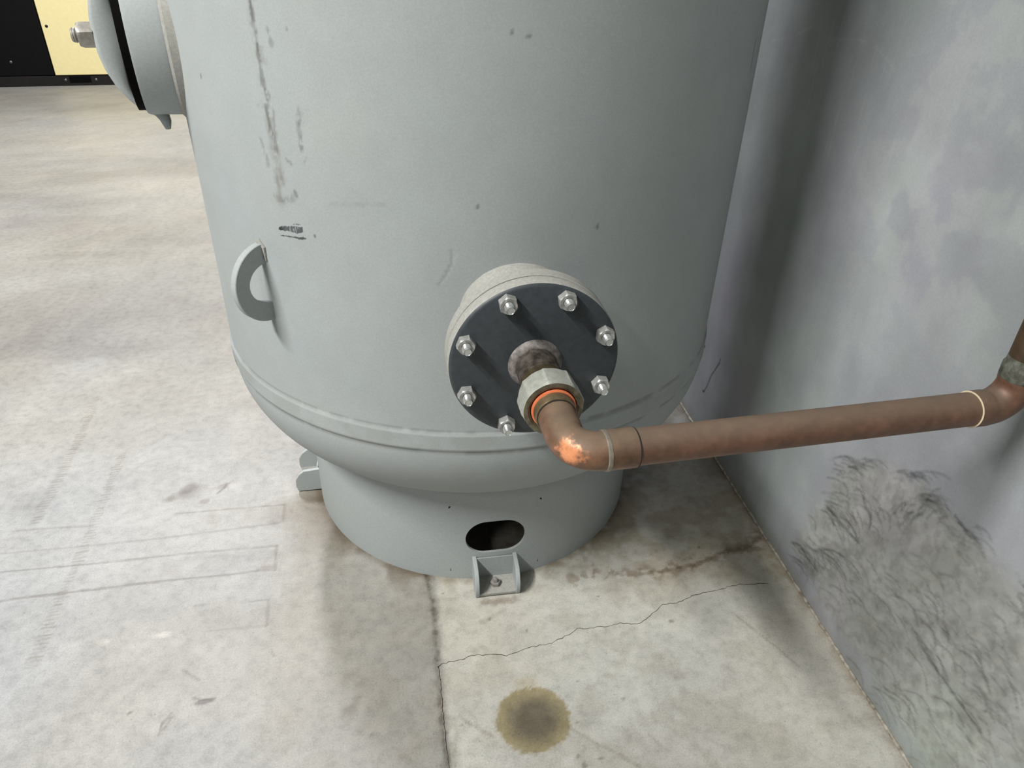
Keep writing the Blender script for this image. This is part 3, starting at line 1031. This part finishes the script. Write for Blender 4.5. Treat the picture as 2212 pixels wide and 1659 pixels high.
# caps of a concave outline: build as quad strips instead
m = len(poly)
vs, fs = vf
fs = [f for f in fs if len(f) == 4]
for layer, rev in ((0, True), (3, False)):
    for k in range(24):
        o1, o2 = layer * m + k, layer * m + k + 1
        i1 = layer * m + 25 + (16 - round(k * 16 / 24))
        i2 = layer * m + 25 + (16 - round((k + 1) * 16 / 24))
        f = (o1, o2, i2, i1) if i1 != i2 else (o1, o2, i1)
        fs.append(f if not rev else f[::-1])
lug = part('lifting_lug', (vs, fs), M_grey, tank)
for sz, L in ((0.7125, 0.020),):
    zc = 0.652 + (0.055 if sz > 0.65 else -0.055)
    pth = [ln * (RT + 0.001) + lt * s * 0.009 + np.array([0, 0, zc + dz]) for s, dz in ((-1, -0.02), (-0.9, 0), (0, 0.008 if sz > 0.65 else -0.006), (0.9, 0), (1, -0.02))]
    part('weld_bead', tube(pth, [0.0015, 0.0030, 0.0042, 0.0030, 0.0015], 10), M_castgrey, lug)

# ------------------------------------------------------------------ drain nozzle with dark blind flange
NA = math.radians(1.0)
nn = np.array([math.sin(NA), -math.cos(NA), 0])
FC = np.array([CTR[0], CTR[1], 0]) + nn * 0.6106
FC[0] += 0.0035
FC[2] = 0.6468
FCl = FC - ORG                       # centre of the flange face in tank space
FR = 0.1087
part('nozzle_neck', lathe([(0.060, -0.160), (0.060, -0.075), (0.062, -0.060), (0.070, -0.048), (0.074, -0.043)], FCl, nn, 64), M_castgrey, tank)
pr = [(0.082, -0.160), (0.081, -0.135), (0.078, -0.118), (0.072, -0.105), (0.066, -0.098), (0.059, -0.096)]
ws, wf = lathe(pr, FCl, nn, 72)
r_ = random.Random(5)
ws = [v_ + nn * r_.uniform(-0.0012, 0.0012) for v_ in ws]
part('nozzle_weld', (ws, wf), M_castgrey, tank)
mate = lathe([(0.058, -0.046), (FR - 0.002, -0.046), (FR, -0.044), (FR, -0.0265), (FR - 0.001, -0.0255), (0.058, -0.0255)], FCl, nn, 96)
part('mating_flange', mate, M_castgrey, tank)
bl = [(0.001, -0.0225), (FR - 0.001, -0.0225), (FR, -0.0215), (FR, -0.019), (FR, -0.006), (FR - 0.0010, -0.0030), (FR - 0.003, -0.0010), (FR - 0.0055, 0.0), (0.001, 0.0)]
seg = 96
vsb, fsb = lathe(bl, FCl, nn, seg)
fm = [0] * len(fsb)
for i in range(len(bl) - 1):
    for k in range(seg):
        fm[i * seg + k] = 1 if i in (1, 2, 3, 4) else 0
flange = part('blind_flange', (vsb, fsb), [M_slate, M_castgrey], tank, ang=50, fmat=fm)
flange['label'] = 'dark slate round blind flange'
part('gasket', lathe([(0.058, -0.0260), (0.104, -0.0260), (0.104, -0.0220), (0.058, -0.0220)], FCl, nn, 64), M_dark, tank)

# nuts and studs on the flange (shared meshes)
def nut_mesh(name, af, hgt, bore):
    vs, fs = [], []
    R = af / math.sqrt(3)
    ring = [(R * math.cos(math.pi / 3 * k), R * math.sin(math.pi / 3 * k)) for k in range(6)]
    seg = 36
    # outline follows hexagon; top is chamfered by a cone
    rows = []
    for z, ch in ((0, 0), (hgt * 0.78, 0), (hgt * 0.93, 0.45), (hgt, 1)):
        row = []
        for k in range(seg):
            t = 2 * math.pi * k / seg
            tt = (t % (math.pi / 3)) - math.pi / 6
            hx = (af / 2) / math.cos(tt)
            rc = af / 2 * 0.97
            r = hx * (1 - ch) + min(hx, rc) * ch
            row.append((r * math.cos(t), r * math.sin(t), z))
        rows.append(row)
    rows.append([(bore * math.cos(2 * math.pi * k / seg), bore * math.sin(2 * math.pi * k / seg), hgt - 0.001) for k in range(seg)])
    for r in rows:
        vs += r
    for i in range(len(rows) - 1):
        for k in range(seg):
            l = (k + 1) % seg
            fs.append((i * seg + k, i * seg + l, (i + 1) * seg + l, (i + 1) * seg + k))
    fs.append(tuple(reversed(range(seg))))
    me = mesh(name, vs, fs, 28)
    return me


def stud_mesh(name, r, z0, z1, turns):
    prof = [(r * 0.9, z0)]
    z = z0
    p = (z1 - 0.003 - z0) / turns
    for k in range(turns):
        prof += [(r * 0.90, z + p * 0.1), (r, z + p * 0.45), (r, z + p * 0.6), (r * 0.90, z + p * 0.95)]
        z += p
    prof += [(r * 0.96, z1 - 0.003), (r * 0.78, z1), (r * 0.66, z1 - 0.0006)]
    vf = lathe(prof, (0, 0, 0), (0, 0, 1), 24)
    cap(*vf, 24)
    me = mesh(name, vf[0], vf[1], 25)
    return me


def place_local(name, me, mat, parent, pos, n, roll=0.0):
    a, b, c = frame(n)
    ca, sa = math.cos(roll), math.sin(roll)
    a2, b2 = a * ca + b * sa, -a * sa + b * ca
    o = link(name, me, mat, parent)
    M = Matrix(((a2[0], b2[0], c[0], pos[0]), (a2[1], b2[1], c[1], pos[1]), (a2[2], b2[2], c[2], pos[2]), (0, 0, 0, 1)))
    o.matrix_local = M
    return o


nut_me = nut_mesh('nut', 0.0208, 0.0112, 0.0060)
stud_me = stud_mesh('stud', 0.0059, 0.0, 0.0232, 8)
fa, fb, _ = frame(nn)
r_ = random.Random(12)
BC = 0.0935
for k in range(8):
    t = math.radians(23.0 + 45 * k)
    # t measured from the right of the flange, counter-clockwise
    e = np.array([math.cos(NA), math.sin(NA), 0]) * math.cos(t) + np.array([0, 0, 1.0]) * math.sin(t)
    p = FCl + e * BC + nn * 0.0002
    place_local('nut', nut_me, M_zinc, flange, p, nn, r_.uniform(0, 1.05))
    place_local('stud', stud_me, M_stud, flange, p, nn, 0)

# unseen stub added on the wall side to shade the top of the wall
oa = math.radians(97)
on = np.array([math.sin(oa), -math.cos(oa), 0])
OC = on * RT
OC[2] = 1.215
part('shade_stub_neck', lathe([(0.060, -0.04), (0.060, 0.055)], OC, on, 40), M_grey, tank)
part('shade_stub_flange', cap(*lathe([(0.100, 0.050), (0.102, 0.052), (0.102, 0.072), (0.100, 0.074)], OC, on, 56), 56), M_castgrey, tank)

# ------------------------------------------------------------------ hand hole on the left side
HA = -77.5
ha = math.radians(HA)
hn = np.array([math.sin(ha), -math.cos(ha), 0])
ht = np.array([math.cos(ha), math.sin(ha), 0])
HC = hn * RT
HC[2] = 0.960
ring = [(0.115, -0.06), (0.115, 0.0), (0.113, 0.048), (0.111, 0.052), (0.101, 0.052), (0.099, 0.049), (0.099, -0.06)]
vf = lathe(ring, HC, hn, 80, squash=(0.86, 1.0))
hring = part('handhole_ring', vf, M_grey, tank)
part('handhole_cover', cap(*lathe([(0.106, 0.040), (0.106, 0.0635)], HC, hn, 64, squash=(0.86, 1.0)), 64), M_inside, tank)  # black disc fills the dark gap behind the yoke
part('weld_bead', lathe([(0.114, -0.028), (0.122, -0.014), (0.119, 0.000), (0.114, 0.004)], HC, hn, 80, squash=(0.88, 1.0)), M_castgrey, hring)
# forged yoke: arch-shaped bar across the opening
out_p = [(0.103, 0.0), (0.102, -0.025), (0.097, -0.048), (0.087, -0.072), (0.071, -0.094), (0.052, -0.108), (0.041, -0.116), (0.036, -0.128), (0.0335, -0.134)]
in_p = [(0.060, 0.0), (0.0605, -0.015), (0.064, -0.030), (0.066, -0.050), (0.067, -0.068), (0.064, -0.084), (0.056, -0.095), (0.038, -0.104), (0.025, -0.110), (0.023, -0.128), (0.025, -0.134)]


def resample(p, n):
    p = np.array(p)
    d = np.r_[0, np.cumsum(np.hypot(*np.diff(p, axis=0).T))]
    s = np.linspace(0, d[-1], n)
    return np.stack([np.interp(s, d, p[:, 0]), np.interp(s, d, p[:, 1])], 1)


o1, i1 = resample(out_p, 22), resample(in_p, 22)
O = np.r_[o1[::-1] * [1, -1], o1[1:]]
I = np.r_[i1[::-1] * [1, -1], i1[1:]]
vs, fs = [], []
W2 = 0.020
sec = 16
for a, b in zip(O, I):
    c = (a + b) / 2
    d = (a - b) / 2
    for k in range(sec):
        t = 2 * math.pi * k / sec
        # rounded-rectangle section
        sx = math.copysign(abs(math.cos(t)) ** 0.45, math.cos(t))
        sy = math.copysign(abs(math.sin(t)) ** 0.45, math.sin(t))
        q = c + d * sx
        vs.append(HC + hn * q[0] + np.array([0, 0, q[1]]) + ht * W2 * sy)
for i in range(len(O) - 1):
    for k in range(sec):
        l = (k + 1) % sec
        fs.append((i * sec + k, i * sec + l, (i + 1) * sec + l, (i + 1) * sec + k))
cap(vs, fs, sec)
yoke = part('handhole_yoke', (vs, fs), M_grey, tank, ang=50)
big_nut = nut_mesh('yoke_nut', 0.0315, 0.021, 0.011)
big_stud = stud_mesh('yoke_stud', 0.0105, -0.09, 0.030, 22)
place_local('yoke_nut', big_nut, M_galv, yoke, HC + hn * 0.101, hn, 0.30)
place_local('yoke_stud', big_stud, M_galv, yoke, HC + hn * 0.101, hn, 0)

# ------------------------------------------------------------------ copper pipe run from the flange to the wall
PO = FC + nn * 0.0
pipe = thing('copper_pipe', 'brown aged copper drain pipe bent from the flange towards the wall', 'pipe', (FC[0], FC[1], FC[2]))


NP = math.radians(1.6)
np_ = np.array([math.sin(NP), -math.cos(NP), 0])         # the stub leaves the flange slightly askew


def axp(k):
    return np_ * k


E1 = np_ * 0.186                                        # corner of the first elbow
E2 = np.array([0.692, 0.6015, 0.6468]) - FC             # corner of the second elbow
d1 = (E2 - E1) / np.linalg.norm(E2 - E1)
upv = np.array([0, 0, 1.0])


def arc(c, d_in, d_out, r, n=18):
    """centreline of a 90-degree bend with corner c"""
    p0, p1 = c - d_in * r, c + d_out * r
    o = p0 + d_out * r
    return [o - d_out * r * math.cos(t) + d_in * r * math.sin(t) for t in np.linspace(0, math.pi / 2, n)]


PR, CR, BR = 0.0200, 0.0216, 0.032
K1 = E1 @ np_
dust = tuple(lin(124, 113, 98))
M_pipe = copper('aged_copper_pipe', lin(132, 96, 76), lin(104, 76, 60), dust, 0.48)
hot_pt = E1 + np.array([-0.010, -0.010, 0.006])
M_elbow = copper('rubbed_copper_elbow', lin(140, 104, 80), lin(92, 68, 50), tuple(lin(130, 116, 98)), 0.42, hot=hot_pt, hot_r=0.021)
M_riser = copper('dark_copper_riser', lin(92, 74, 54), lin(58, 48, 36), tuple(lin(92, 84, 70)), 0.55)

part('weld_ring', lathe([(0.0345, 0.0007), (0.0338, 0.0030), (0.0322, 0.0058), (0.0298, 0.0078), (0.0275, 0.0090), (0.0255, 0.0090)], axp(0), np_, 56), M_weldring, pipe)
part('steel_nipple', tube([axp(0.0010), axp(0.012), axp(0.030), axp(0.058)], 0.0262, 48), M_nipple, pipe)
part('union_shoulder', lathe([(0.0262, 0.046), (0.0275, 0.0480), (0.0295, 0.056), (0.0310, 0.068), (0.0310, 0.076)], axp(0), np_, 56), M_olive, pipe)
# eight-sided union nut
R8 = 0.0372
vs, fs = [], []
SG = 64
rows8 = [(0.0690, 0.92), (0.0715, 1.0), (0.0985, 1.0), (0.1025, 0.93), (0.1030, 0.80), (0.1015, 0.725), (0.072, 0.725)]
ua, ub, _ = frame(np_)
rot8 = math.radians(10)
for (hh, sc) in rows8:
    for k in range(SG):
        t = 2 * math.pi * k / SG
        tt = ((t - rot8) % (math.pi / 4)) - math.pi / 8
        ro = R8 * math.cos(math.pi / 8) / math.cos(tt)
        rc = R8 * sc
        r = min(ro, rc) if sc < 1 else ro
        vs.append(axp(hh) + ua * r * math.cos(t) + ub * r * math.sin(t))
fm = []
for i in range(len(rows8) - 1):
    for k in range(SG):
        l = (k + 1) % SG
        fs.append((i * SG + k, i * SG + l, (i + 1) * SG + l, (i + 1) * SG + k))
        fm.append(1 if i >= 3 else 0)
un = part('union_nut', (vs, fs), [M_union, M_unionface], pipe, ang=24, fmat=fm)
un['label'] = 'pale grey eight-sided union nut'
wsh = part('copper_washer', lathe([(0.0235, 0.1015), (0.0260, 0.1015), (0.0260, 0.1035), (0.0240, 0.1043), (0.0235, 0.1037)], axp(0), np_, 56), M_washer, pipe)
wsh['label'] = 'bright orange copper ring'
part('tailpiece', lathe([(0.0240, 0.080), (0.0240, 0.106), (0.0236, 0.1155), (0.0230, 0.1170), (0.0190, 0.1172)], axp(0), np_, 48), M_tail, pipe)
part('joint_line', lathe([(0.0205, 0.1165), (0.0222, 0.1168), (0.0222, 0.1182), (0.0205, 0.1185)], axp(0), np_, 48), M_dark, pipe)


def elbow(name, corner, din, dout, mat, cup, rm=0.0208):
    a = arc(corner, din, dout, BR)
    path = [a[0] - din * cup, a[0] - din * 0.003, a[0] - din * 0.0005] + a[1:-1] + [a[-1] + dout * 0.0005, a[-1] + dout * 0.003, a[-1] + dout * cup]
    rads = [CR, CR, rm + 0.0004] + [rm] * (len(a) - 2) + [rm + 0.0004, CR, CR]
    return part(name, tube(path, rads, 48), mat, pipe, ang=60), a


cup1 = K1 - BR - 0.1185
el1, a1 = elbow('elbow_fitting', E1, np_, d1, M_elbow, cup1 if cup1 > 0.01 else 0.03)
el1['label'] = 'rubbed copper elbow with a bright worn patch'
s0 = E1 + d1 * (BR + 0.032)
s1 = E2 - d1 * (BR + 0.018)
part('straight_pipe', tube([s0 - d1 * 0.02, s0 + (s1 - s0) * 0.33, s0 + (s1 - s0) * 0.66, s1 + d1 * 0.016], PR, 48), M_pipe, pipe)
part('joint_line', lathe([(PR + 0.0002, -0.0006), (CR + 0.0001, -0.0004), (CR + 0.0001, 0.0006), (PR + 0.0002, 0.0012)], E1 + d1 * (BR + cup1 if cup1 > 0.01 else BR + 0.03), d1, 48), M_dark, pipe)
part('solder_ring', lathe([(0.0205, -0.0035), (CR + 0.0006, -0.0020), (CR + 0.0009, 0.0), (CR + 0.0006, 0.0018), (0.0210, 0.0030)], E1 + d1 * (BR + 0.0035), d1, 48), M_solder, pipe)
el2, a2 = elbow('elbow_fitting', E2, d1, upv, M_pipe, 0.020)
part('solder_ring', lathe([(PR, -0.0005), (CR + 0.00015, -0.0004), (CR + 0.00015, 0.0001), (PR, 0.0003)], E2 - d1 * (BR + 0.020), d1, 48), M_brightline, pipe)
part('solder_ring', lathe([(PR, -0.018), (CR + 0.0003, -0.014), (CR + 0.0006, -0.002), (CR + 0.0005, 0.001), (PR + 0.0006, 0.004), (PR, 0.012)], E2 + upv * (BR + 0.020), upv, 48), M_patina, pipe)
part('riser_pipe', tube([E2 + upv * (BR + 0.004), E2 + upv * 0.6, E2 + upv * 1.4, E2 + upv * 3.05], PR, 40), M_riser, pipe)

# ------------------------------------------------------------------ compressor cabinet in the background
A = np.array(fl(0, 188.6))
B = np.array(fl(268, 182.8))
cx_ = (B - A) / np.linalg.norm(B - A)
cab_n = np.array([cx_[1], -cx_[0]])          # faces the camera
cab = thing('compressor_cabinet', 'black and cream yellow compressor cabinet across the floor behind the tank', 'compressor', (A[0], A[1], 0))


def cabp(px, py, depth=0.0):
    """point of the cabinet front seen at a place of the photograph -> (along, z)"""
    v_ = ray(px, py)
    t = ((A - cab_n * depth) @ cab_n) / (v_[:2] @ cab_n)
    q = v_ * t
    return (q[:2] - A) @ cx_, q[2] + CAM_H


def cbox(name, a0, a1, z0, z1, f0, f1, mat, parent, bev=0.004):
    c3, n3 = np.r_[cx_, 0], np.r_[cab_n, 0]
    vs = []
    for z in (z0, z1):
        for a, f in ((a0, f0), (a1, f0), (a1, f1), (a0, f1)):
            vs.append(c3 * a + n3 * f + np.array([0, 0, z]))
    fs = [(0, 3, 2, 1), (4, 5, 6, 7), (0, 1, 5, 4), (1, 2, 6, 5), (2, 3, 7, 6), (3, 0, 4, 7)]
    o = part(name, (vs, fs), mat, parent)
    if bev:
        bevel_obj(o, bev)
    return o


e0, ztop = cabp(120, 160)
zb = cabp(150, 162)[1]
cbox('base_frame', -1.2, 1.75, 0.0, zb - 0.004, -1.2, 0.0, M_blackbase, cab)
cbox('side_panel', -1.2, e0 - 0.006, zb, 1.75, -1.2, 0.004, M_black, cab)
yp = cbox('door_panel', e0, 1.75, zb, 1.75, -1.19, 0.010, M_yellow, cab)
yp['label'] = 'cream yellow sheet metal panel'
s_a0, s_a1 = cabp(150, 172)[0], cabp(197, 172)[0]
z_s0, z_s1 = cabp(150, 179)[1], cabp(150, 165)[1]
cbox('forklift_slot', s_a0, s_a1, z_s0, z_s1, -0.01, 0.0015, M_inside, cab, 0)  # black slab painted in for the slot's shaded hollow
for px, py in ((142, 173), (208, 172), (24, 134), (101, 56)):
    a_, z_ = cabp(px, py)
    hh = 0.010 if (px == 101) else 0.0
    vf = lathe([(0.010, 0.0), (0.010, 0.003), (0.006, 0.006), (0.001, 0.0065)], np.r_[cx_, 0] * a_ + np.array([0, 0, z_]) + np.r_[cab_n, 0] * (hh + (0.004 if px == 24 else 0)), np.r_[cab_n, 0], 14)
    part('screw', vf, M_screw if px != 101 else M_blackbase, cab)
